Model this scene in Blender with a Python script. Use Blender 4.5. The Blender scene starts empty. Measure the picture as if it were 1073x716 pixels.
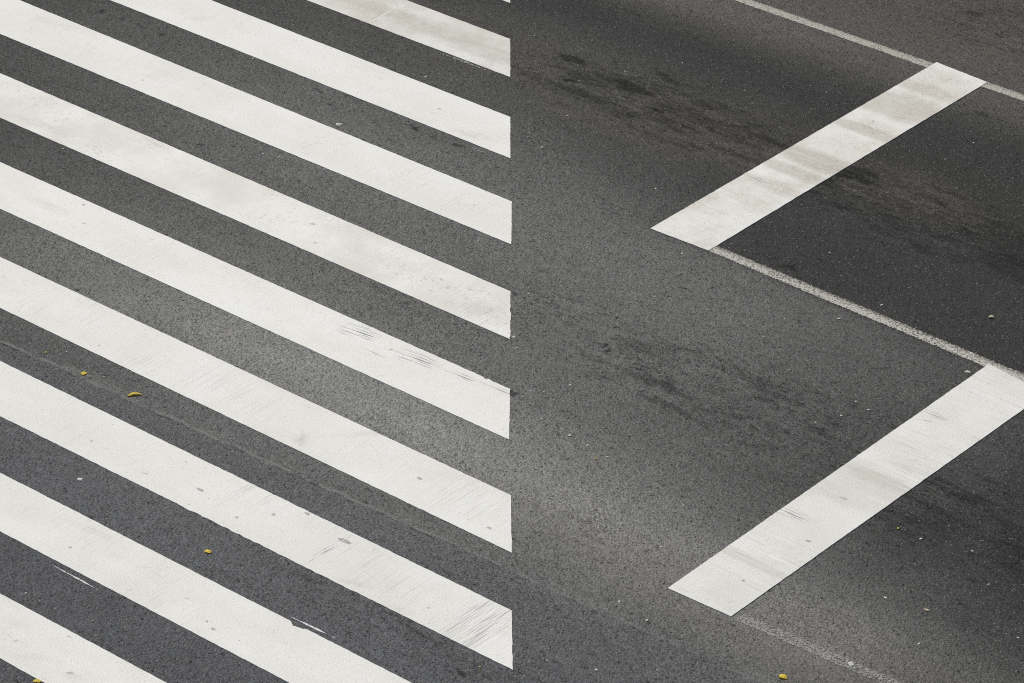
# Zebra crossing with staggered stop bars on worn asphalt, seen from above (metres, Z up).
# World axes: X runs along the traffic lanes, Y runs across them.
import bpy, bmesh, math, random
from mathutils import Matrix, Vector, noise as mnoise
random.seed(7)
scene = bpy.context.scene
COL = scene.collection
rad = math.radians

# ------------------------------------------------------------------ node helper
class N:
    def __init__(self, name):
        self.m = bpy.data.materials.new(name); self.m.use_nodes = True
        self.t = self.m.node_tree; self.t.nodes.clear()
        g = self.t.nodes.new('ShaderNodeNewGeometry'); self.P = g.outputs['Position']
    def put(self, sock, v):
        if isinstance(v, bpy.types.NodeSocket): self.t.links.new(v, sock)
        else: sock.default_value = v
    def math(self, op, a, b=0.0, clamp=False):
        n = self.t.nodes.new('ShaderNodeMath'); n.operation = op; n.use_clamp = clamp
        self.put(n.inputs[0], a); self.put(n.inputs[1], b); return n.outputs[0]
    def add(self, a, b): return self.math('ADD', a, b)
    def sub(self, a, b): return self.math('SUBTRACT', a, b)
    def mul(self, a, b): return self.math('MULTIPLY', a, b)
    def max(self, a, b): return self.math('MAXIMUM', a, b)
    def vmath(self, op, a, b):
        n = self.t.nodes.new('ShaderNodeVectorMath'); n.operation = op
        self.put(n.inputs[0], a); self.put(n.inputs['Scale'] if op == 'SCALE' else n.inputs[1], b); return n.outputs[0]
    def ramp01(self, v, lo, hi, smooth=True, a=0.0, b=1.0):
        n = self.t.nodes.new('ShaderNodeMapRange'); n.clamp = True
        if smooth: n.interpolation_type = 'SMOOTHSTEP'
        self.put(n.inputs['Value'], v); n.inputs['From Min'].default_value = lo; n.inputs['From Max'].default_value = hi
        n.inputs['To Min'].default_value = a; n.inputs['To Max'].default_value = b; return n.outputs['Result']
    def mapping(self, v, loc=(0,0,0), rot=0.0, sc=(1,1,1), kind='POINT'):
        n = self.t.nodes.new('ShaderNodeMapping'); n.vector_type = kind
        self.put(n.inputs['Vector'], v); n.inputs['Location'].default_value = loc
        n.inputs['Rotation'].default_value = (0,0,rot); n.inputs['Scale'].default_value = sc; return n.outputs[0]
    def noise(self, v, scale, detail=2.0, rough=0.5, out='Fac'):
        n = self.t.nodes.new('ShaderNodeTexNoise'); self.put(n.inputs['Vector'], v)
        n.inputs['Scale'].default_value = scale; n.inputs['Detail'].default_value = detail; n.inputs['Roughness'].default_value = rough
        return n.outputs[out]
    def voronoi(self, v, scale, rnd=1.0):
        n = self.t.nodes.new('ShaderNodeTexVoronoi'); n.voronoi_dimensions = '2D'; self.put(n.inputs['Vector'], v)
        n.inputs['Scale'].default_value = scale; n.inputs['Randomness'].default_value = rnd
        s = self.t.nodes.new('ShaderNodeSeparateColor'); self.t.links.new(n.outputs['Color'], s.inputs[0])
        return n.outputs['Distance'], s.outputs[0], s.outputs[1]
    def xyz(self, v):
        s = self.t.nodes.new('ShaderNodeSeparateXYZ'); self.put(s.inputs[0], v); return s.outputs
    def mix(self, f, a, b, mode='MIX'):
        n = self.t.nodes.new('ShaderNodeMix'); n.data_type = 'RGBA'; n.blend_type = mode; n.clamp_factor = True
        self.put(n.inputs[0], f)
        for i, c in ((6, a), (7, b)):
            if isinstance(c, tuple) and len(c) == 3: c = (*c, 1)
            self.put(n.inputs[i], c)
        return n.outputs[2]
    def scale(self, c, f):                                   # colour times scalar
        n = self.t.nodes.new('ShaderNodeVectorMath'); n.operation = 'SCALE'
        self.put(n.inputs[0], c if not isinstance(c, tuple) else c[:3]); self.put(n.inputs['Scale'], f); return n.outputs[0]
    def cramp(self, f, stops, interp='B_SPLINE'):
        n = self.t.nodes.new('ShaderNodeValToRGB'); r = n.color_ramp; r.interpolation = interp
        while len(r.elements) < len(stops): r.elements.new(0.5)
        for e, (p, c) in zip(r.elements, stops): e.position = p; e.color = (*c, 1)
        self.put(n.inputs[0], f); return n.outputs[0]
    def ellipse(self, v, x, y, ang, L, Wd):                  # 1 at centre falling to 0 on the ellipse
        q = self.mapping(v, (x, y, 0), ang, (L, Wd, 10), 'TEXTURE')
        g = self.t.nodes.new('ShaderNodeTexGradient'); g.gradient_type = 'SPHERICAL'
        self.put(g.inputs[0], q); return g.outputs['Fac']
    def bump(self, h, strength, dist, prev=None):
        n = self.t.nodes.new('ShaderNodeBump'); self.put(n.inputs['Height'], h)
        n.inputs['Strength'].default_value = strength; n.inputs['Distance'].default_value = dist
        if prev is not None: self.put(n.inputs['Normal'], prev)
        return n.outputs[0]
    def finish(self, col, rough=0.9, spec=0.2, normal=None, alpha=None):
        b = self.t.nodes.new('ShaderNodeBsdfPrincipled'); o = self.t.nodes.new('ShaderNodeOutputMaterial')
        if isinstance(col, tuple) and len(col) == 3: col = (*col, 1)
        self.put(b.inputs['Base Color'], col); self.put(b.inputs['Roughness'], rough); b.inputs['Specular IOR Level'].default_value = spec
        if normal is not None: self.put(b.inputs['Normal'], normal)
        if alpha is not None: self.put(b.inputs['Alpha'], alpha)
        self.t.links.new(b.outputs[0], o.inputs[0]); return self.m

def srgb(g, tint=(1, 1, 1)):
    c = g / 255.0; l = c / 12.92 if c <= 0.04045 else ((c + 0.055) / 1.055) ** 2.4
    return tuple(l * t for t in tint)

# ------------------------------------------------------------------ asphalt
WARM = (1.035, 0.995, 0.92); BLUE = (0.965, 0.99, 1.05); NEUT = (1.0, 0.992, 0.98); BRN = (1.07, 0.995, 0.84)
GAIN = 0.885

def grain_height(n):
    d1, r1, r2 = n.voronoi(n.P, 92.0)
    return d1, r1, r2

def asphalt_material():
    n = N('worn_asphalt')
    P = n.P
    low = n.noise(n.mapping(P, sc=(0.25, 0.6, 1)), 1.0, 3.0, 0.55)           # slow wobble, long along the lane
    x, y, _ = n.xyz(P)
    yw = n.add(y, n.mul(n.sub(low, 0.5), 0.5))
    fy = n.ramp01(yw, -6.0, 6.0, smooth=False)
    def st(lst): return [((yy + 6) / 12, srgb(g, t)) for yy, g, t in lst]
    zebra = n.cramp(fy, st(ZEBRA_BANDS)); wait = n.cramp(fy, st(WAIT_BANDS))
    # the waiting area right of the stop bars is darker (oil and rubber): edge staggered like the bars
    wide, sharp = n.ramp01(y, 0.7, 2.7), n.ramp01(y, 1.55, 1.70)
    on = n.ramp01(x, -0.6, 0.2)
    edge_x = n.sub(2.4, n.mul(2.9, n.add(wide, n.mul(on, n.sub(sharp, wide)))))          # rear edge of the near bar, then of the far bar
    rel = n.sub(n.add(x, n.mul(n.sub(low, 0.5), 1.2)), edge_x)
    lane = n.max(n.ramp01(rel, -2.4, 1.3, a=0.0, b=0.9), n.ramp01(rel, 0.0, 0.9))
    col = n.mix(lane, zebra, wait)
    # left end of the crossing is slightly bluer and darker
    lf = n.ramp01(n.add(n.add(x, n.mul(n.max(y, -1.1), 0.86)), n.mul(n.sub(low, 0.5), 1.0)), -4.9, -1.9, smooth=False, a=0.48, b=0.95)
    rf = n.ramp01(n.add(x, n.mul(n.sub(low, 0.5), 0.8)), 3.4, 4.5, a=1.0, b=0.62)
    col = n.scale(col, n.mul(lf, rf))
    # resurfaced strip below the joint
    seam_y = n.add(n.add(-2.045, n.mul(x, 0.032)), n.mul(n.sub(n.noise(n.mapping(P, sc=(1.2, 0, 0)), 1.0, 6.0, 0.72), 0.5), 0.11))
    seam_y = n.add(seam_y, n.mul(n.sub(n.noise(P, 11.0, 3.0, 0.7), 0.5), 0.06))
    sd = n.sub(y, seam_y)
    below = n.ramp01(sd, -0.03, 0.03, a=1.0, b=0.0)
    col = n.scale(n.mix(n.mul(below, 0.5), col, srgb(SEAM_LOW, BLUE)), n.sub(1.0, n.mul(below, 0.05)))
    # mottling
    mot = n.noise(n.mapping(P, sc=(1.6, 3.4, 1)), 1.0, 5.0, 0.62)
    col = n.scale(col, n.ramp01(mot, 0.2, 0.8, smooth=False, a=0.88, b=1.12))
    mot2 = n.noise(P, 14.0, 3.0, 0.6)
    col = n.scale(col, n.ramp01(mot2, 0.2, 0.8, smooth=False, a=0.93, b=1.07))
    # brown dust
    dust = n.noise(n.mapping(P, sc=(0.7, 2.2, 1), loc=(3, 1, 0)), 1.0, 4.0, 0.65)
    dband = n.max(n.ellipse(P, *DUST[0]), n.max(n.ellipse(P, *DUST[1]), n.ellipse(P, *DUST[2])))
    dm = n.mul(n.ramp01(dust, 0.35, 0.6), n.ramp01(dband, 0.0, 0.5))
    col = n.mix(n.mul(dm, 0.42), col, srgb(94, BRN))
    # oil drips: lens-shaped spots, long along the lane, clustered in the lane middles
    wob = n.vmath('SCALE', n.vmath('SUBTRACT', n.noise(P, 9.0, 3.0, 0.6, 'Color'), (0.5, 0.5, 0.5)), 0.16)
    Pw = n.vmath('ADD', P, wob)
    sp1 = n.noise(n.mapping(P, sc=(2.2, 8.0, 1)), 1.0, 5.0, 0.68)
    env = 0.0
    for e in OIL_BANDS: env = n.max(env, n.mul(n.ramp01(n.ellipse(Pw, *e[:5]), 0.0, 0.6), e[5]))
    o1 = n.mul(n.ramp01(n.add(sp1, n.mul(env, 0.15)), 0.57, 0.82), n.ramp01(env, 0.0, 0.3))
    Pf = n.vmath('ADD', P, n.vmath('SCALE', n.vmath('SUBTRACT', n.noise(P, 26.0, 3.0, 0.65, 'Color'), (0.5, 0.5, 0.5)), 0.07))
    o2 = 0.0
    for sx, sy, ox, thr, r in ((7.0, 22.0, 0.0, 1.0, 0.45), (13.0, 34.0, 3.1, 0.99, 0.55), (24.0, 50.0, 7.7, 0.94, 0.55), (36.0, 62.0, 2.2, 0.97, 0.55)):
        fd, f1, f2 = n.voronoi(n.mapping(Pf, sc=(sx, sy, 1), loc=(ox, ox, 0)), 1.0)
        on = n.math('GREATER_THAN', n.add(f1, n.mul(n.mul(env, n.ramp01(sp1, 0.32, 0.58)), 0.36)), thr)
        o2 = n.max(o2, n.mul(n.mul(on, n.ramp01(n.add(fd, n.mul(f2, 0.22)), r - 0.3, r, a=1.0, b=0.0)), n.add(0.3, n.mul(f2, 0.62))))
    clump = n.noise(n.mapping(P, sc=(5.0, 19.0, 1), loc=(2, 9, 0)), 1.0, 4.0, 0.65)
    col = n.scale(col, n.add(1.0, n.mul(n.mul(n.sub(clump, 0.5), 1.15), n.ramp01(env, 0.0, 0.5))))
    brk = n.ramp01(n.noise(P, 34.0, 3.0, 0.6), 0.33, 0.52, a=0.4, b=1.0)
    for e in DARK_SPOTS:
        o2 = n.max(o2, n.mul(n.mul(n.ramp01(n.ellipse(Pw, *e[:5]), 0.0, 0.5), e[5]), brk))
    col = n.scale(col, n.sub(1.0, n.mul(o1, 0.5)))
    # grain of the stone chippings
    Pg = n.mapping(n.mapping(P, rot=2.298, kind='TEXTURE'), sc=(0.74, 1.0, 1.0))
    d1, r1, r2 = n.voronoi(Pg, 76.0)
    d0, s1, s2 = n.voronoi(n.mapping(Pg, loc=(3.3, 1.7, 0)), 132.0)
    fine = n.noise(Pg, 180.0, 3.0, 0.7)
    zone = n.ramp01(n.noise(n.mapping(P, sc=(1.4, 2.2, 1), loc=(6, 6, 0)), 1.0, 3.0, 0.6), 0.35, 0.65, a=0.85, b=1.15)   # polished and open patches
    g = n.ramp01(r1, 0.0, 1.0, smooth=False, a=-0.26, b=0.28)
    g = n.add(g, n.ramp01(s1, 0.0, 1.0, smooth=False, a=-0.36, b=0.40))
    g = n.add(1.0, n.mul(n.add(g, n.ramp01(fine, 0.25, 0.75, smooth=False, a=-0.24, b=0.24)), n.mul(zone, GRAIN)))
    g = n.mul(n.math('MAXIMUM', g, 0.15), n.ramp01(d1, 0.35, 0.75, a=1.0, b=0.72))
    # open pits between the stones
    pit = 0.0
    for sc_, off, thr, r in ((66.0, 1.1, 0.90, 0.42), (34.0, 5.7, 0.955, 0.28)):
        dk, k1, k2 = n.voronoi(n.mapping(Pg, loc=(off, off * 0.3, 0)), sc_)
        pk = n.mul(n.math('GREATER_THAN', k1, thr), n.ramp01(n.add(dk, n.mul(n.sub(fine, 0.5), 0.5)), r * 0.3, r, a=1.0, b=0.0))
        pit = n.max(pit, n.mul(pk, n.ramp01(k2, 0.0, 1.0, a=0.2, b=1.0)))
    g = n.mul(g, n.sub(1.0, n.mul(pit, 0.72)))
    col = n.scale(col, g)
    # paler stones exposed in the surface
    for sc_, off, thr, r, hi in ((74.0, 0.0, 0.86, 0.4, 0.62), (38.0, 4.4, 0.98, 0.24, 0.85)):
        d3, q1, q2 = n.voronoi(n.mapping(Pg, loc=(off, off, 0)), sc_)
        brt = n.mul(n.mul(n.math('GREATER_THAN', q1, thr), n.ramp01(d3, r * 0.5, r, a=1.0, b=0.0)), n.ramp01(n.math('POWER', q2, 2.0), 0.0, 1.0, a=0.05, b=hi))
        col = n.mix(brt, col, srgb(148, (1.0, 1.0, 0.95)))
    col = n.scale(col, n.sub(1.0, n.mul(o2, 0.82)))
    # grit along the joint
    ln = n.mul(n.ramp01(n.math('ABSOLUTE', sd), 0.004, 0.018, a=1.0, b=0.0), n.ramp01(n.noise(n.mapping(P, sc=(3.5, 3.5, 1)), 1.0, 5.0, 0.75), 0.36, 0.54))
    ln = n.mul(ln, n.ramp01(fine, 0.3, 0.6, a=0.5, b=1.0))
    ln = n.mul(ln, n.ramp01(x, 0.0, 2.5, a=1.0, b=0.5))
    ln2 = n.mul(n.ramp01(n.math('ABSOLUTE', n.sub(sd, 0.03)), 0.0, 0.07, a=1.0, b=0.0), n.mul(n.math('GREATER_THAN', r2, 0.62), n.ramp01(n.noise(n.mapping(P, sc=(1.5, 1.5, 1)), 1.0, 2.0, 0.5), 0.45, 0.6)))
    col = n.mix(n.max(n.mul(ln, 0.6), n.mul(ln2, 0.42)), col, srgb(150, WARM))
    crack = n.mul(n.ramp01(n.math('ABSOLUTE', n.add(sd, 0.022)), 0.002, 0.012, a=1.0, b=0.0), n.ramp01(n.noise(n.mapping(P, sc=(5.5, 2, 1)), 1.0, 3.0, 0.6), 0.5, 0.6))
    col = n.scale(col, n.sub(1.0, n.mul(crack, 0.55)))
    col = n.scale(col, GAIN)
    h = n.add(n.mul(n.ramp01(d1, 0.0, 0.8, a=1.0, b=0.0), n.add(0.5, n.mul(r2, 0.5))), n.mul(fine, 0.5))
    h = n.sub(h, n.mul(pit, 1.0))
    nrm = n.bump(h, BUMP, 0.006)
    nrm = n.bump(n.ramp01(sd, -0.02, 0.02), 0.3, 0.004, nrm)
    return n.finish(col, 0.88, 0.25, nrm)

#            y     grey  tint
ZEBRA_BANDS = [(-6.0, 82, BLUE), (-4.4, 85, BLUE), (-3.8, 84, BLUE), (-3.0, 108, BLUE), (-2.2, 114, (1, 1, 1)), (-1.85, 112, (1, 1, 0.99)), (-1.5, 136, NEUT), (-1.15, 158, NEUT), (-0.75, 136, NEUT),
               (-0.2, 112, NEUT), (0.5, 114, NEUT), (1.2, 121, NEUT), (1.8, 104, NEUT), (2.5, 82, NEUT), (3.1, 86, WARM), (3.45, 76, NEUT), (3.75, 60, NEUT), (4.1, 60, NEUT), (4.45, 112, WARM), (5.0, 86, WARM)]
WAIT_BANDS  = [(-6.0, 78, BLUE), (-3.0, 86, BLUE), (-2.1, 98, BLUE), (-1.5, 134, WARM), (-1.1, 122, NEUT), (-0.7, 90, NEUT), (-0.25, 66, NEUT), (0.3, 64, NEUT),
               (1.0, 68, NEUT), (1.6, 64, NEUT), (2.3, 62, NEUT), (2.7, 66, NEUT), (3.2, 60, WARM), (3.7, 62, NEUT), (4.2, 60, NEUT), (4.55, 98, WARM), (5.2, 86, WARM)]
SEAM_LOW = 108
GRAIN, BUMP = 0.74, 0.75
# ellipses: x, y, angle, half length, half width (, strength)
DUST = [(-1.628, 2.830, 0.0, 2.2, 0.5), (0.073, 3.132, 0.0, 1.6, 0.5), (-0.781, 5.290, 0.0, 3.0, 0.6)]
OIL_BANDS = [(-1.324, 2.987, 0.0, 1.7, 0.55, 1.0), (0.961, 2.907, 0.0, 1.6, 0.55, 0.95), (1.384, 0.337, 0.0, 1.7, 0.55, 0.72), (3.326, 0.143, 0.0, 1.3, 0.6, 0.9),
             (0.225, 0.430, 0.0, 1.0, 0.3, 0.45), (1.494, -2.667, 0.0, 1.6, 0.5, 0.35), (-0.261, 5.514, 0.0, 1.0, 0.5, 0.4), (-0.720, 0.117, 0.0, 1.0, 0.4, 0.3)]
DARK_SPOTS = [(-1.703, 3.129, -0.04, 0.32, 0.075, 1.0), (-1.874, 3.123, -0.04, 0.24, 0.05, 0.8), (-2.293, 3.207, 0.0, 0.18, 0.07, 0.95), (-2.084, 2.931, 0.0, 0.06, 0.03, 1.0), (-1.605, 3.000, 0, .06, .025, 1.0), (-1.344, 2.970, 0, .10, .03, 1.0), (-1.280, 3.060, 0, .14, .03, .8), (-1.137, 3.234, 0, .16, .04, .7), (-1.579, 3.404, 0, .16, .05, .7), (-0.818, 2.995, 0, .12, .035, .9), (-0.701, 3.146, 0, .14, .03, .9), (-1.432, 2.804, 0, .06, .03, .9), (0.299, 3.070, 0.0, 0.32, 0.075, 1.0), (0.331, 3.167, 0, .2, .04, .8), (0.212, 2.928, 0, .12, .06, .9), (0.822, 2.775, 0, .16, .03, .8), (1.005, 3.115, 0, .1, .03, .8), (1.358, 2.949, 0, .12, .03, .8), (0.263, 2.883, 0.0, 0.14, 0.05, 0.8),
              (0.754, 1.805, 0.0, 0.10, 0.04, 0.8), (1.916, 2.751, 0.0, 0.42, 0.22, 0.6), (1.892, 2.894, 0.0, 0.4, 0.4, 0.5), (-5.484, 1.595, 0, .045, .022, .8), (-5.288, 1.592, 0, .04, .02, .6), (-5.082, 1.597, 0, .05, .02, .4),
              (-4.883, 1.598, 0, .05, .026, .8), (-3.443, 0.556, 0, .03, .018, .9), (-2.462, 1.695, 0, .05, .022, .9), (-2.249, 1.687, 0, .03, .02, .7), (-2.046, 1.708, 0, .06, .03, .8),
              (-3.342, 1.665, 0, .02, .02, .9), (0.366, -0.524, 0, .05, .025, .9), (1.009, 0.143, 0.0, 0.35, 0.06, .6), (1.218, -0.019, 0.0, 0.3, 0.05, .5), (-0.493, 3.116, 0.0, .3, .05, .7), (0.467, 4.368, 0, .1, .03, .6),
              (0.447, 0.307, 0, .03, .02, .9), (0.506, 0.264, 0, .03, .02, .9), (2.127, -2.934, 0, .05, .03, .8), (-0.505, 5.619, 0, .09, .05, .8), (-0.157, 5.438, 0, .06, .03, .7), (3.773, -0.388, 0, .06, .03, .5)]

# ------------------------------------------------------------------ paint
def paint_material(name, along, dirt=0.25, grey=228, brown=0.0, marks=(), lines=0.35, dirt_seed=0.0):
    """along: direction (radians) in which the paint was dragged. marks: (kind, x, y, angle, L, W, strength)"""
    n = N(name); P = n.P
    low = n.noise(n.mapping(P, loc=(dirt_seed, dirt_seed * 0.7, 0), sc=(0.9, 2.6, 1)), 1.0, 5.0, 0.62)
    base = n.mix(n.ramp01(low, 0.3, 0.7), srgb(grey - 5, (1.0, 0.99, 0.955)), srgb(grey + 2, (1.0, 1.0, 0.975)))
    # drag ridges left by the paint shoe
    q = n.mapping(P, rot=along, sc=(1, 1, 1), kind='TEXTURE')
    rid = n.noise(n.mapping(q, sc=(2.2, 75.0, 1)), 1.0, 3.0, 0.6)
    ridenv = n.ramp01(n.noise(n.mapping(P, loc=(dirt_seed, 3, 0), sc=(1, 1, 1)), 1.3, 3.0, 0.5), 0.42, 0.62)
    fine = n.noise(P, 85.0, 3.0, 0.65)
    gr = n.noise(P, 260.0, 1.0, 0.5)
    d1, r1, r2 = n.voronoi(P, 72.0)
    d0, s1, s2 = n.voronoi(n.mapping(P, loc=(3.3, 1.7, 0)), 125.0)
    col = n.scale(base, n.ramp01(fine, 0.25, 0.75, smooth=False, a=0.955, b=1.075))
    col = n.scale(col, n.mul(n.ramp01(s1, 0.0, 1.0, smooth=False, a=0.985, b=1.03), n.ramp01(d1, 0.3, 0.8, a=1.0, b=0.975)))
    col = n.scale(col, n.sub(1.0, n.mul(n.mul(n.ramp01(rid, 0.5, 0.75), ridenv), lines * 0.35)))
    # ingrained grime: specks grouped in patches
    pat = n.ramp01(n.noise(n.mapping(P, loc=(dirt_seed * 2, 1, 0), sc=(1.1, 3.0, 1)), 1.0, 4.0, 0.6), 0.45, 0.7)
    spk = n.ramp01(n.noise(n.mapping(P, sc=(22, 40, 1)), 1.0, 3.0, 0.65), 0.52, 0.72)
    col = n.mix(n.mul(n.mul(pat, spk), dirt), col, srgb(150, (1.04, 1.0, 0.9)))
    film = n.ramp01(n.noise(n.mapping(P, loc=(1, dirt_seed, 0), sc=(1.6, 1.6, 1)), 1.0, 5.0, 0.68), 0.36, 0.66)
    col = n.mix(n.add(n.mul(film, dirt * 0.32), n.mul(n.mul(film, n.ramp01(fine, 0.3, 0.7)), brown)), col, srgb(178, (1.09, 1.0, 0.83)))
    # pin holes
    d, r, r2 = n.voronoi(P, 24.0)
    pin = n.mul(n.math('GREATER_THAN', r, 0.975), n.ramp01(d, 0.06, 0.13, a=1.0, b=0.0))
    col = n.mix(n.mul(pin, 0.6), col, srgb(105))
    wob = n.vmath('SCALE', n.vmath('SUBTRACT', n.noise(P, 45.0, 3.0, 0.6, 'Color'), (0.5, 0.5, 0.5)), 0.03)
    Pw = n.vmath('ADD', P, wob)
    hole = 0.0
    for kind, mx, my, ang, L, Wd, s in marks:
        if kind == 'spot':
            f = n.mul(n.ramp01(n.ellipse(Pw, mx, my, ang, L * 0.86, Wd * 0.86), 0.1, 0.45), s * 0.72)
            f = n.mul(f, n.ramp01(n.noise(P, 150.0, 2.0, 0.6), 0.3, 0.55, a=0.55, b=1.0))
            col = n.mix(f, col, srgb(110, (1.0, 1.0, 0.97))); hole = n.max(hole, f)
        elif kind == 'smudge':
            f = n.mul(n.ramp01(n.ellipse(Pw, mx, my, ang, L, Wd), 0.0, 0.9), s)
            f = n.mul(f, n.ramp01(n.noise(n.mapping(n.mapping(P, rot=ang, kind='TEXTURE'), sc=(16, 34, 1)), 1.0, 5.0, 0.75), 0.3, 0.62))
            col = n.mix(f, col, srgb(142, (1.06, 1.0, 0.9)))
        elif kind == 'tyre':                                  # rubber band rubbed along the lane
            st = n.noise(n.mapping(P, loc=(mx, my, 0), sc=(1.6, 36.0, 1)), 1.0, 4.0, 0.65)
            bl = n.noise(n.mapping(P, loc=(my, mx, 0), sc=(5.0, 9.0, 1)), 1.0, 5.0, 0.7)
            f = n.mul(n.ramp01(n.add(n.ellipse(Pw, mx, my, ang, L, Wd), n.mul(n.sub(bl, 0.5), 0.4)), 0.05, 0.55), s)
            f = n.mul(f, n.mul(n.ramp01(st, 0.3, 0.62, a=0.7, b=1.0), n.ramp01(fine, 0.3, 0.65, a=0.6, b=1.0)))
            col = n.mix(f, col, srgb(150, (1.12, 1.0, 0.8)))
        elif kind in ('scratch', 'white'):
            e = n.ramp01(n.ellipse(Pw, mx, my, ang, L, Wd), 0.0, 0.5)
            w = n.noise(n.mapping(n.mapping(P, loc=(mx, my, 0), rot=ang, kind='TEXTURE'), sc=(3.0, 78.0, 1)), 1.0, 3.0, 0.6)
            f = n.mul(n.mul(e, n.ramp01(w, 0.5, 0.64)), s)
            col = n.mix(f, col, srgb(112) if kind == 'scratch' else srgb(246)); hole = n.max(hole, n.mul(f, 0.5))
    h = n.add(n.add(n.mul(fine, 0.8), n.mul(n.mul(rid, ridenv), 1.5 * lines)), n.mul(gr, 0.25))
    h = n.add(h, n.mul(n.ramp01(d1, 0.0, 0.8, a=1.0, b=0.0), n.add(0.25, n.mul(r2, 0.4))))
    h = n.sub(h, n.mul(hole, 1.2))
    return n.finish(col, 0.62, 0.3, n.bump(h, 0.5, 0.0035))

def worn_paint_material(name, cover, y0, half, edge_grime=0.5, grey=205, tint=(1.0, 0.99, 0.94), patch=0.25):
    """Thin paint worn down to the stone tips: alpha lets the asphalt show through. y0/half: centre line and half width."""
    n = N(name); P = n.P; x, y, _ = n.xyz(P)
    d1, r1, r2 = n.voronoi(P, 110.0)
    big = n.noise(n.mapping(P, sc=(1.8, 9, 1)), 1.0, 5.0, 0.65)
    sm = n.noise(P, 105.0, 3.0, 0.6)
    u = n.math('DIVIDE', n.sub(y, n.add(y0[0], n.mul(x, y0[1]))), half)       # -1 lower edge .. +1 upper edge
    rim = n.ramp01(n.math('ABSOLUTE', u), 0.72, 1.02, a=0.0, b=0.3)
    f = n.add(n.mul(n.sub(sm, 0.5), 1.5), n.mul(n.sub(r1, 0.5), 0.5))
    f = n.add(f, n.mul(n.sub(big, 0.5), patch * 4))
    a = n.ramp01(n.sub(n.add(f, cover), rim), 0.3, 0.7)
    col = n.scale(srgb(grey, tint) + (1,), n.ramp01(sm, 0.25, 0.75, smooth=False, a=0.72, b=1.16))
    gm = n.mul(n.ramp01(u, -0.1, 0.9), edge_grime)
    col = n.mix(n.mul(gm, n.ramp01(n.add(n.mul(big, 0.6), n.mul(r2, 0.4)), 0.25, 0.6)), col, srgb(92, (1.16, 1.0, 0.8)))
    brt = n.ramp01(n.noise(n.mapping(P, sc=(5, 8, 1)), 1.0, 2.0, 0.5), 0.68, 0.74)
    col = n.mix(n.mul(brt, 0.7), col, srgb(236))
    return n.finish(col, 0.8, 0.25, n.bump(n.add(sm, n.mul(r1, 0.4)), 0.4, 0.004), a)

# ------------------------------------------------------------------ object helpers
def link(name, bm, mat, label=None, cat=None, group=None, kind=None, loc=(0, 0, 0)):
    me = bpy.data.meshes.new(name); bm.to_mesh(me); bm.free(); me.materials.append(mat)
    o = bpy.data.objects.new(name, me); COL.objects.link(o); o.location = loc
    if label: o['label'] = label
    if cat: o['category'] = cat
    if group: o['group'] = group
    if kind: o['kind'] = kind
    return o

def slab(points, z0, z1, jit=0.0024, step=0.02, dents=(), soft=()):
    """Flat paint film with a slightly ragged outline, a top and skirts. dents: (x, y, radius) bites out of the edge."""
    out = []
    for i, a in enumerate(points):
        b = points[(i + 1) % len(points)]
        a2, b2 = Vector(a), Vector(b); d = b2 - a2; L = d.length; nn = max(1, int(L / step)); nor = Vector((d.y, -d.x)) / L
        for k in range(nn):
            p = a2 + d * (k / nn)
            if k:
                j = jit * (mnoise.noise((p.x * 18, p.y * 18, 1.7)) + 0.7 * mnoise.noise((p.x * 60, p.y * 60, 5.1)))
                for sx, sy, sr, amp in soft:
                    w = max(0.0, 1 - math.hypot(p.x - sx, p.y - sy) / sr)
                    j += amp * w * mnoise.noise((p.x * 26, p.y * 26, 9.3))
                p = p + nor * j
                for dx, dy, r in dents:
                    t = math.hypot(p.x - dx, p.y - dy)
                    if t < r: p = p - nor * (math.sqrt(r * r - t * t) * (0.8 + 0.5 * mnoise.noise((p.x * 90, p.y * 90, 2))))
            out.append(p)
    bm = bmesh.new()
    top = [bm.verts.new((p.x, p.y, z1)) for p in out]; bot = [bm.verts.new((p.x, p.y, z0)) for p in out]
    f = bm.faces.new(top)
    if f.normal.z < 0 or f.calc_area() and (f.normal_update() or f.normal.z < 0): f.normal_flip()
    for i in range(len(out)):
        j = (i + 1) % len(out); bm.faces.new((top[i], top[j], bot[j], bot[i]))
    bmesh.ops.recalc_face_normals(bm, faces=bm.faces)
    bmesh.ops.triangulate(bm, faces=[f])
    return bm

# ------------------------------------------------------------------ road
bm = bmesh.new()
R_ = 150.0
bm.faces.new([bm.verts.new(v) for v in ((-R_, -R_, 0), (R_, -R_, 0), (R_, R_, 0), (-R_, R_, 0))])
link('road', bm, asphalt_material(), kind='structure')

# ------------------------------------------------------------------ zebra stripes
# lower / upper edge as y = a + b x ; right ends lie on the skewed line through END
PI = math.pi
STRIPES = [
 (-1, ((3.6160, 0.00400), (4.0527, 0.00300), -9.444, -9.834, -3.244, -3.630)),
 (0, ((2.7189, 0.00804), (3.1628, 0.00274), -8.653, -9.052, -2.453, -2.852)),
 (1, ((1.7875, 0.00550), (2.2404, 0.00183), -7.844, -8.247, -1.644, -2.047)),
 (2, ((0.8833, 0.00564), (1.3214, -0.00083), -7.048, -7.432, -0.848, -1.232)),
 (3, ((-0.0454, 0.00061), (0.4090, -0.00214), -6.247, -6.645, -0.047, -0.445)),
 (4, ((-0.9440, 0.00117), (-0.4968, 0.00007), -5.470, -5.853, 0.730, 0.347)),
 (5, ((-1.8542, -0.00238), (-1.3999, -0.00135), -4.648, -5.055, 1.552, 1.145)),
 (6, ((-2.7382, 0.00372), (-2.2991, -0.00041), -3.878, -4.262, 2.322, 1.938)),
 (7, ((-3.6156, 0.00026), (-3.1817, 0.00049), -3.089, -3.470, 3.111, 2.730)),
 (8, ((-4.4882, 0.00050), (-4.0528, 0.00050), -2.343, -2.725, 3.857, 3.475)),
]
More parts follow.
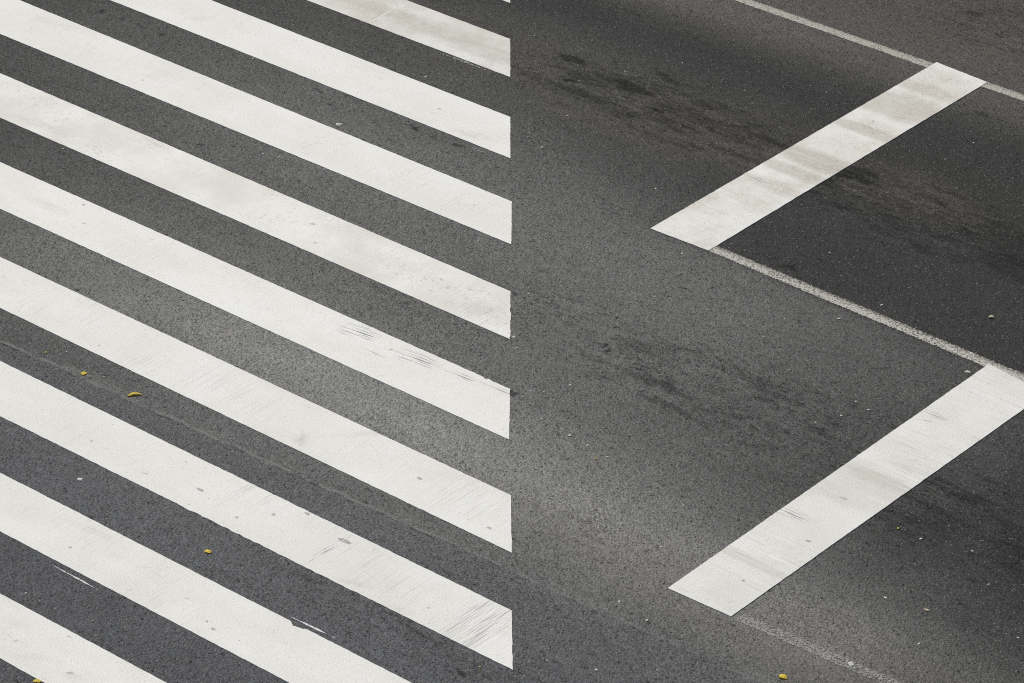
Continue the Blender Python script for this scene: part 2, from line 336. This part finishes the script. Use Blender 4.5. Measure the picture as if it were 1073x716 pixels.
AY = PI / 2          # across the lanes: the way the stripes were dragged
SM = {
 -1: dict(dirt=0.3, brown=0.2, marks=[]),
 0: dict(dirt=0.6, brown=0.7, grey=222, marks=[('tyre', -3.400, 2.937, 0.1, 0.7, 0.16, 0.30), ('tyre', -2.846, 2.890, 0.1, 0.5, 0.14, 0.38), ('tyre', -3.912, 2.926, 0.1, 0.5, 0.1, 0.22), ('scratch', -3.858, 2.786, AY, 0.16, 0.02, 0.5), ('smudge', -3.501, 2.935, 0, .05, .04, 0.30), ('white', -3.847, 2.856, AY, .2, .02, .7)]),
 1: dict(dirt=0.2, grey=229, marks=[('spot', -2.510, 2.010, 0, .028, .014, .75), ('smudge', -2.074, 1.868, 0.2, .22, .07, 0.24), ('smudge', -3.154, 2.089, 0.2, .05, .03, 0.21), ('smudge', -4.863, 1.940, 0.4, .14, .07, 0.15)]),
 2: dict(dirt=0.25, grey=229, marks=[('spot', -1.394, 1.120, 0, .028, .013, .5), ('scratch', -2.842, 0.997, AY, .18, .12, .25), ('smudge', -5.595, 1.237, 0.2, .5, .1, 0.13), ('spot', -4.440, 0.993, 0, .02, .012, .4)]),
 3: dict(dirt=0.75, brown=0.12, grey=231, marks=[('spot', -2.048, 0.242, 0.3, .03, .016, .7), ('spot', -1.858, 0.071, 0, .022, .014, .6), ('smudge', -1.301, 0.202, 0.0, .6, .12, 0.13), ('smudge', -0.528, 0.087, 0.1, .3, .14, 0.15), ('smudge', -4.487, 0.063, 0.1, .4, .08, 0.24),
            ('smudge', -3.663, 0.375, 0, .2, .05, 0.30), ('scratch', -0.393, 0.073, AY, .22, .25, .22), ('spot', -0.847, 0.092, 0, .03, .014, .5)]),
 4: dict(dirt=0.22, grey=230, marks=[('spot', -3.423, -0.554, 0, .024, .014, .8), ('spot', -3.238, -0.726, 0, .024, .013, .7), ('spot', -2.729, -0.583, 0, .022, .012, .45), ('smudge', -3.606, -0.713, 0, .3, .08, 0.23),
            ('scratch', -0.853, -0.588, 0.13, .20, .10, 1.0), ('scratch', -0.350, -0.598, 0.12, .24, .09, 1.0), ('scratch', 0.000, -0.577, 0.1, .16, .05, 0.8), ('spot', -0.542, -0.621, 0, .02, .014, .8), ('scratch', -0.618, -0.715, 0.0, .16, .02, .5), ('scratch', 0.289, -0.544, 0.05, .2, .03, .7)]),
 5: dict(dirt=0.26, grey=228, lines=0.6, marks=[('smudge', -0.242, -1.749, 2.3, .13, .07, 0.36), ('spot', 0.607, -1.613, 0, .028, .018, .95), ('spot', 1.282, -1.747, 0, .028, .014, .85), ('scratch', 0.995, -1.534, AY, .3, .5, .13), ('smudge', 0.044, -1.427, 0.8, .3, .05, 0.18), ('spot', -1.998, -1.769, 0, .014, .01, .8)]),
 6: dict(dirt=0.28, grey=227, lines=0.6, marks=[('spot', -0.314, -2.544, 0, .045, .016, .95), ('spot', -0.693, -2.627, 0, .03, .014, .55), ('spot', -0.598, -2.383, 0, .024, .01, .6), ('spot', 0.063, -2.619, 0, .022, .015, .85), ('spot', 0.210, -2.456, 0, .022, .016, .85), ('spot', 0.355, -2.322, 0, .032, .017, .85),
            ('spot', 0.723, -2.393, 0.05, .075, .028, 1.0), ('scratch', 0.709, -2.564, AY, .34, .035, .8), ('white', 0.705, -2.503, AY, .34, .05, .8), ('spot', 1.561, -2.586, 0, .014, .012, 1.0), ('scratch', 1.881, -2.491, AY, .34, .22, .5), ('scratch', 1.900, -2.633, AY, .3, .16, .45), ('white', 1.960, -2.522, AY, .3, .2, .7),
            ('smudge', 1.419, -2.729, 0.3, .2, .08, 0.18), ('spot', -1.210, -2.584, 0, .018, .012, .7), ('scratch', -0.110, -2.387, AY, .3, .04, .35), ('smudge', 1.061, -2.679, .3, .2, .05, 0.21)]),
 7: dict(dirt=0.3, grey=227, lines=0.7, marks=[('spot', -0.458, -3.468, 0, .016, .012, .9), ('spot', 0.688, -3.489, 0, .02, .012, .9), ('spot', 0.768, -3.520, 0, .03, .016, .8), ('spot', 0.438, -3.401, 0, .022, .012, .55), ('scratch', -0.474, -3.292, AY, .22, .4, .14), ('scratch', 0.218, -3.422, AY, .3, .3, .1), ('smudge', -0.503, -3.264, .1, .3, .05, 0.21)]),
 8: dict(dirt=0.45, grey=226, lines=0.5, marks=[('smudge', -0.132, -4.211, 0.6, .16, .1, 0.12), ('spot', 0.459, -4.331, 0.5, .04, .016, .65), ('spot', 0.199, -4.094, 0, .03, .014, .55), ('smudge', 0.212, -4.347, 0.5, .2, .06, 0.11), ('spot', -0.005, -4.313, 0.8, .03, .015, .5), ('smudge', 0.483, -4.347, .5, .08, .05, 0.21)]),
}
DENTS = {7: [(0.235, -3.204, 0.024), (0.295, -3.205, 0.014), (1.093, -3.187, 0.028), (1.134, -3.183, 0.022)], 4: [(0.147, -0.499, .012)], 3: [(-0.063, -0.025, .01)]}
SOFT = {6: [(-0.283, -2.734, 1.0, 0.009), (0.616, -2.771, .9, .005), (1.234, -2.785, .6, .005)], 4: [(0.144, -0.487, .4, .012)], 3: [(-0.257, 0.186, .25, .008)], 5: [(0.646, -1.824, .8, .004)], 2: [(-4.491, 0.759, .6, .004)], 7:[(1.260, -3.205,.6,.004)]}
LABELS = {
 -1: 'white stripe tip just showing at the very top edge of the picture',
 0: 'short white stripe with brownish grime on its right end, under the cut-off tip',
 1: 'clean white stripe with one grey smudge near its right end, below the grimy brown one',
 3: 'white stripe peppered with brown dirt specks, above the stripe with rubber skid scratches',
 4: 'white stripe with thin dark skid scratches near its upper right edge',
 5: 'white stripe with one grey thumb-like smudge in its middle, above the curled yellow leaf',
 6: 'white stripe with dark chipped pits and gouges at its right end',
 7: 'white stripe with two small bites out of its upper edge',
 8: 'dirty white stripe across the bottom left corner with grey smears',
 2: 'bright unmarked white stripe from the upper left corner, above the speck-covered one',
}
for k, (lo, up, xl_l, xl_u, xr_l, xr_u) in STRIPES:
    pts = [(xl_l, lo[0] + lo[1] * xl_l), (xr_l, lo[0] + lo[1] * xr_l), (xr_u, up[0] + up[1] * xr_u), (xl_u, up[0] + up[1] * xl_u)]
    mt = paint_material('zebra_paint', AY, dirt_seed=k * 3.7 + 1.3, **SM[k])
    link('zebra_stripe', slab(pts, 0.0, 0.004, dents=DENTS.get(k, ()), soft=SOFT.get(k, ())), mt,
         LABELS[k], 'crosswalk stripe', 'white stripes of the zebra crossing')

# ------------------------------------------------------------------ lane lines and stop bars
def line_strip(name, pts_lo, pts_up, mat, label, cat, group, z=0.0022):
    bm = slab(list(pts_lo) + list(reversed(pts_up)), 0.0, z, jit=0.006, step=0.04)
    return link(name, bm, mat, label, cat, group)
LG = 'narrow worn white lane lines'
L0 = [(-1.951, 4.762), (-0.257, 4.792), (0.202, 4.754), (0.546, 4.752)]
def strip(c, hw, x0, x1, bend=()):                          # straight strip through two measured points c
    (xa, ya), (xb, yb) = c; s = (yb - ya) / (xb - xa)
    f = lambda x: ya + s * (x - xa)
    return [(x0, f(x0) - hw), (x1, f(x1) - hw)], [(x0, f(x0) + hw), (x1, f(x1) + hw)], (ya - s * xa, s)
lo, up, yl = strip(((-1.911, 4.733), (0.546, 4.752)), 0.044, -9.0, 9.0)
line_strip('lane_line', lo, up, worn_paint_material('lane_paint_dusty', 0.74, yl, 0.044, 0.4, 176, (1.03, 1.0, 0.9), patch=0.14),
           'narrow worn white line at top right, meeting the upper end of the far stop bar', 'lane line', LG)
lo, up, yl = strip(((0.214, 1.686), (2.715, 1.635)), 0.046, -0.2, 9.0)
line_strip('lane_line', lo, up, worn_paint_material('lane_paint_grimy', 0.70, yl, 0.046, 0.85, 186, (1.02, 1.0, 0.92), patch=0.14),
           'narrow worn white line with brown grime, joining the two stop bars', 'lane line', LG)
lo, up, yl = strip(((2.953, -1.520), (4.014, -1.482)), 0.04, 2.961, 9.0)
line_strip('lane_line', lo, up, worn_paint_material('lane_paint_faded', 0.56, yl, 0.052, 0.1, 152, (1.02, 1.0, 0.95), patch=0.14),
           'almost worn away grey lane line running from the lower tip of the near stop bar', 'lane line', LG)

bar1 = [(-0.278, 1.627), (0.205, 1.640), (0.210, 4.783), (-0.251, 4.809)]
bar2 = [(2.475, -1.560), (2.928, -1.550), (2.922, 1.572), (2.449, 1.634)]
mt = paint_material('stop_paint_stained', 0.0, dirt=0.5, brown=0.7, grey=230, dirt_seed=4.4, lines=0.6, marks=[
    ('tyre', 0.013, 3.083, 0.0, .5, .17, 0.69), ('tyre', -0.002, 2.857, 0.0, .5, .10, 0.52), ('tyre', -0.023, 3.650, 0.0, .6, .10, 0.53), ('tyre', -0.063, 4.081, 0.0, .6, .26, 0.53), ('tyre', -0.107, 4.424, 0, .5, .12, 0.34), ('tyre', -0.000, 2.613, 0, .4, .1, 0.22),
    ('scratch', -0.185, 2.618, 0.02, .22, .04, .6), ('spot', -0.020, 4.648, 0.1, .04, .012, .5), ('spot', -0.054, 3.791, 0, .02, .014, .6), ('spot', 0.043, 3.650, 0, .03, .014, .4), ('smudge', -0.082, 2.096, 0, .1, .05, 0.21), ('spot', -0.027, 4.337, 0, .015, .01, .7)])
link('stop_bar', slab(bar1, 0.0, 0.0055, dents=[]), mt,
     'far white stop bar with brown tyre stains across its middle, nearest the top right corner', 'stop line', 'white stop bars')
mt = paint_material('stop_paint_scratched', 0.0, dirt=0.4, brown=0.08, grey=226, dirt_seed=8.1, lines=0.8, marks=[
    ('scratch', 2.513, -0.495, 0.03, .22, .07, .85), ('scratch', 2.514, 0.929, 0.05, .22, .05, .6), ('scratch', 2.529, 0.841, 0.4, .1, .02, .5), ('spot', 2.798, -0.665, 0, .028, .013, .85), ('spot', 2.762, -1.226, 0, .022, .013, .85), ('spot', 2.688, -0.169, 0, .045, .018, .55),
    ('tyre', 2.606, 0.081, 0.0, .5, .22, 0.27), ('tyre', 2.746, 0.129, 0.0, .4, .08, 0.27), ('tyre', 2.668, -1.045, 0.0, .5, .06, 0.30), ('tyre', 2.570, -0.153, 0.0, .5, .12, 0.19), ('white', 2.710, -0.920, 0.02, .3, .03, .9), ('scratch', 2.272, 0.429, 0.0, .26, .03, .3), ('smudge', 2.739, 0.329, 0, .2, .04, 0.24), ('scratch', 2.662, -1.442, 0.0, .3, .12, .2)])
link('stop_bar', slab(bar2, 0.0, 0.005), mt,
     'near white stop bar with dark skid scratches near its middle, by the lower right', 'stop line', 'white stop bars')

# thin streaks of splashed paint
sm_streak = worn_paint_material('splashed_paint', 0.86, (0, 0), 50.0, 0.0, 225, (1, 1, 1.02), patch=0.35)
sm_ghost = worn_paint_material('ghost_paint', 0.42, (0, 0), 50.0, 0.0, 170, (1, 1, 1), patch=0.3)
def streak(a, b, w, mat, label):
    a, b = Vector(a), Vector(b); d = (b - a).normalized(); q = Vector((-d.y, d.x)) * w / 2; m = (a + b) / 2 + q * 0.3
    bm = slab([tuple(a), tuple(m - q), tuple(b), tuple(m + q)], 0.0, 0.0025, jit=0.004, step=0.02)
    link('paint_streak', bm, mat, label, 'paint streak', 'thin streaks of splashed white paint')
streak((-0.416, -3.659), (0.015, -3.666), 0.013, sm_streak, 'thin white paint streak on the asphalt above the bottom left corner stripe')
streak((1.005, -3.150), (1.360, -3.140), 0.013, sm_streak, 'thin white paint streak beside the bite in a stripe edge, bottom middle')
streak((-3.176, 2.659), (-2.609, 2.674), 0.03, sm_ghost, 'faint pale paint streak below the grimy brown stripe at the top')
streak((-1.977, 1.729), (-1.782, 1.727), 0.02, sm_ghost, 'short faint pale paint streak under the right end of a clean stripe')

# ------------------------------------------------------------------ fallen leaves and loose chips
def leaf_material():
    n = N('yellow_leaf'); P = n.P
    v = n.noise(P, 55.0, 3.0, 0.6)
    col = n.mix(n.ramp01(v, 0.3, 0.7), (0.96, 0.76, 0.08), (0.98, 0.85, 0.20))
    col = n.mix(n.ramp01(n.noise(P, 140.0, 2.0, 0.5), 0.64, 0.76), col, (0.72, 0.45, 0.05))
    return n.finish(col, 0.6, 0.3)
LEAF = leaf_material()
def leaf(x, y, ang, L, Wd, arch, curl, twist, label):
    """A thin blade with a bent midrib: arch lifts the middle, curl rolls the sides down."""
    bm = bmesh.new(); NU, NV = 14, 6; g = []
    for i in range(NU + 1):
        u = i / NU; w = Wd * (math.sin(PI * min(1, 0.06 + 0.94 * u)) ** 0.7) * (1 + 0.12 * math.sin(9 * u + x))
        row = []
        for j in range(NV + 1):
            v = j / NV * 2 - 1
            px = (u - 0.5) * L; py = v * w / 2 + 0.18 * L * twist * (u - 0.5) ** 2
            pz = 0.004 + arch * math.sin(PI * u) * (0.75 + 0.5 * u) + curl * (1 - v * v) * w + 0.0015 * math.sin(13 * u + 5 * v)
            row.append(bm.verts.new((px, py, pz)))
        g.append(row)
    top = []
    for i in range(NU):
        for j in range(NV): top.append(bm.faces.new((g[i][j], g[i + 1][j], g[i + 1][j + 1], g[i][j + 1])))
    ret = bmesh.ops.solidify(bm, geom=top, thickness=0.0012)
    bmesh.ops.recalc_face_normals(bm, faces=bm.faces)
    for f in bm.faces: f.smooth = True
    o = link('fallen_leaf', bm, LEAF, label, 'leaf', 'yellow leaves fallen on the asphalt', loc=(x, y, 0.0)); o.rotation_euler = (0, 0, ang)
leaf(-1.398, -2.035, rad(46), 0.098, 0.027, 0.008, 0.12, -3.2, 'large curled yellow leaf lying beside the asphalt joint')
leaf(-1.826, -2.064, rad(62), 0.042, 0.034, 0.003, 0.12, 0.3, 'small yellow leaf upper left of the large curled yellow leaf')
leaf(0.188, -2.982, rad(10), 0.046, 0.032, 0.003, 0.1, 0.2, 'small yellow leaf on the asphalt right above the bitten stripe')
leaf(3.511, -1.821, rad(-5), 0.058, 0.042, 0.003, 0.1, 0.2, 'yellow leaf at the bottom edge below the near stop bar')
leaf(0.373, -4.503, rad(30), 0.045, 0.03, 0.003, 0.1, 0.2, 'small yellow leaf at the bottom edge under the bottom left corner stripe')
leaf(3.117, -0.221, rad(80), 0.016, 0.012, 0.003, 0.25, 0.2, 'tiny yellow leaf crumb on dark asphalt right of the near stop bar')
leaf(-2.198, -2.042, rad(40), 0.014, 0.011, 0.003, 0.25, 0.2, 'tiny yellow leaf crumb at the left edge, left of the other yellow leaves')
leaf(1.273, -0.775, rad(20), 0.014, 0.010, 0.003, 0.25, 0.2, 'tiny yellow leaf crumb left of the near stop bar')
leaf(2.165, -2.826, rad(20), 0.014, 0.010, 0.003, 0.25, 0.2, 'tiny yellow leaf crumb below the gouged stripe end')

def chip_material(name, c1, c2):
    n = N(name); v = n.noise(n.P, 120.0, 3.0, 0.6)
    return n.finish(n.mix(n.ramp01(v, 0.3, 0.7), c1, c2), 0.8, 0.25)
PALE = chip_material('pale_stone', (0.45, 0.44, 0.41), (0.72, 0.71, 0.67))
TAN = chip_material('tan_stone', (0.42, 0.36, 0.26), (0.6, 0.54, 0.42))
def chip(x, y, L, Wd, H, ang, mat, label, group, name='stone_chip', cat='stone chip'):
    rnd = random.Random(int(x * 971) * 7 + int(y * 613))
    bm = bmesh.new(); bmesh.ops.create_icosphere(bm, subdivisions=2, radius=0.5)
    sd = rnd.uniform(0, 50)
    for v in bm.verts:
        k = 1 + 0.55 * mnoise.noise(v.co * 1.9 + Vector((sd, sd, 0)))
        v.co = Vector((v.co.x * L * k, v.co.y * Wd * k, max(-0.2, v.co.z) * H * k))
    zmin = min(v.co.z for v in bm.verts)
    for v in bm.verts: v.co.z -= zmin
    o = link(name, bm, mat, label, cat, group, loc=(x, y, 0.0)); o.rotation_euler = (0, 0, ang)
CG = 'pale stone chips scattered on the asphalt'
CL = 'tiny pale stone chip lying loose on the dark asphalt'
CHIPS = [
 (-0.314, -3.955, 1.3), (-0.071, -3.951, 0.9), (0.182, -3.900, 1.0), (-2.105, -1.949, 1.0), (-1.795, -1.888, 1.0), (-1.704, -2.008, 0.9),
 (-2.920, 2.321, 1.6), (-2.998, 0.742, 1.5), (-2.887, 0.779, 1.3), (-2.520, 0.850, 1.4), (-4.082, 1.744, 1.5), (-4.238, 1.747, 1.0),
 (-4.291, 1.643, 0.9), (-1.758, 2.507, 1.0), (-1.584, 2.040, 1.3), (-1.759, 2.091, 1.2), (-1.795, 2.153, 0.9), (-0.604, 2.079, 1.4),
 (-0.243, 0.673, 1.2), (-0.338, 0.466, 1.2), (-0.162, 0.469, 1.0), (-0.047, -0.012, 2.0), (0.677, 1.039, 1.1), (1.160, 1.006, 1.1),
 (0.093, 1.503, 1.2), (0.311, 0.956, 1.0), (1.498, 1.798, 1.3), (1.393, 1.485, 1.5), (1.126, 1.271, 1.0), (0.831, 2.131, 0.9),
 (0.604, -0.223, 1.4), (0.458, -0.432, 1.0), (0.529, -0.388, 1.1), (0.980, -0.670, 1.5), (1.137, -0.686, 1.3), (1.311, -0.708, 1.1),
 (1.996, -0.828, 1.0), (0.052, -0.097, 1.2), (0.724, -0.632, 0.9), (2.109, 0.563, 1.4), (2.037, 0.403, 1.2), (2.077, 0.753, 1.1),
 (2.197, 0.723, 1.5), (1.534, 0.787, 1.0), (2.178, -1.256, 1.4), (2.587, -1.882, 1.5), (2.349, -1.840, 1.2), (2.678, -2.432, 1.7),
 (2.411, -2.536, 1.1), (2.938, -2.215, 1.1), (3.586, -0.136, 1.2), (3.854, -0.354, 1.1), (3.896, -1.084, 1.3), (4.286, -0.681, 1.2),
 (3.282, -0.222, 1.5), (3.486, -0.840, 1.6), (-3.462, 1.644, 0.9), (-5.096, 1.101, 0.9), (-4.848, 0.464, 1.0), (-4.129, -0.082, 1.0),
 (-4.773, 0.146, 0.9), (-1.228, -0.015, 1.1), (-1.593, 0.848, 1.2), (-1.048, 0.774, 1.2), (-1.788, -0.103, 1.0), (-1.652, 3.656, 1.0),
 (-2.037, 2.969, 0.9), (-1.882, 3.291, 0.9), (-2.752, 3.307, 0.9), (-0.576, 3.942, 1.0), (-1.041, 3.598, 0.9), (0.663, 3.979, 0.9),
]
for x, y, s in CHIPS:
    a = random.uniform(0, PI)
    chip(x, y, 0.012 * s * random.uniform(.9, 1.3), 0.010 * s, 0.006 * s, a, PALE, CL, CG)
chip(-0.951, -2.925, 0.042, 0.028, 0.012, 0.6, PALE, 'flat white paint flake between two stripes near the left edge', None, 'paint_flake', 'flake')
chip(-2.898, 1.392, 0.045, 0.03, 0.012, 0.55, PALE, 'flat white paint flake touching the upper edge of a bright stripe', None, 'paint_flake', 'flake')
chip(2.128, 2.117, 0.036, 0.03, 0.02, 0.2, TAN, 'tan pebble on the darkest asphalt near the right edge', None, 'pebble', 'pebble')
chip(3.724, -1.484, 0.04, 0.028, 0.014, -0.2, PALE, 'white pebble on the faded grey lane line', None, 'pebble', 'pebble')
chip(3.735, -0.789, 0.032, 0.022, 0.012, 0.3, TAN, 'beige pebble on dark asphalt above the white pebble of the faded line', None, 'pebble', 'pebble')
chip(2.401, 1.477, 0.034, 0.022, 0.010, 0.4, PALE, 'white pebble beside the upper end of the near stop bar', None, 'pebble', 'pebble')

# ------------------------------------------------------------------ light, sky, camera
SUN_AZ, SUN_EL = math.atan2(-1.1, 0.30), rad(52)             # azimuth from +Y towards +X
S = Vector((math.sin(SUN_AZ) * math.cos(SUN_EL), math.cos(SUN_AZ) * math.cos(SUN_EL), math.sin(SUN_EL)))
sl = bpy.data.lights.new('sun', 'SUN'); sl.energy = 3.4; sl.angle = rad(0.5); sl.color = (1.0, 0.95, 0.84)
so = bpy.data.objects.new('sun', sl); COL.objects.link(so); so.location = S * 40
so.rotation_euler = (-S).to_track_quat('-Z', 'Y').to_euler()
w = bpy.data.worlds.new('World'); scene.world = w; w.use_nodes = True
nt = w.node_tree; nt.nodes.clear()
sky = nt.nodes.new('ShaderNodeTexSky'); sky.sky_type = 'NISHITA'; sky.sun_disc = False; sky.sun_elevation = SUN_EL; sky.sun_rotation = SUN_AZ
bg = nt.nodes.new('ShaderNodeBackground'); bg.inputs['Strength'].default_value = 0.06
wo = nt.nodes.new('ShaderNodeOutputWorld'); nt.links.new(sky.outputs[0], bg.inputs[0]); nt.links.new(bg.outputs[0], wo.inputs[0])

cam = bpy.data.cameras.new('camera'); cam.sensor_width = 36.0; cam.sensor_fit = 'HORIZONTAL'; cam.lens = 138.357
cam.clip_start = 0.5; cam.clip_end = 1000.0
co = bpy.data.objects.new('camera', cam); COL.objects.link(co); scene.camera = co
co.matrix_world = Matrix(((0.752306, -0.327436, 0.571684, 14.2), (0.658628, 0.394439, -0.640802, -16.0), (-0.015672, 0.858606, 0.512397, 12.75), (0, 0, 0, 1)))

vs = scene.view_settings; vs.view_transform = 'Standard'; vs.look = 'None'; vs.gamma = 1.0; vs.exposure = 0.0; vs.use_curve_mapping = False
scene.render.engine = 'CYCLES'
scene.render.filter_size = 1.2
try: scene.cycles.pixel_filter_type = 'BLACKMAN_HARRIS'; scene.cycles.filter_width = 1.0
except Exception: pass
scene.cycles.use_denoising = False
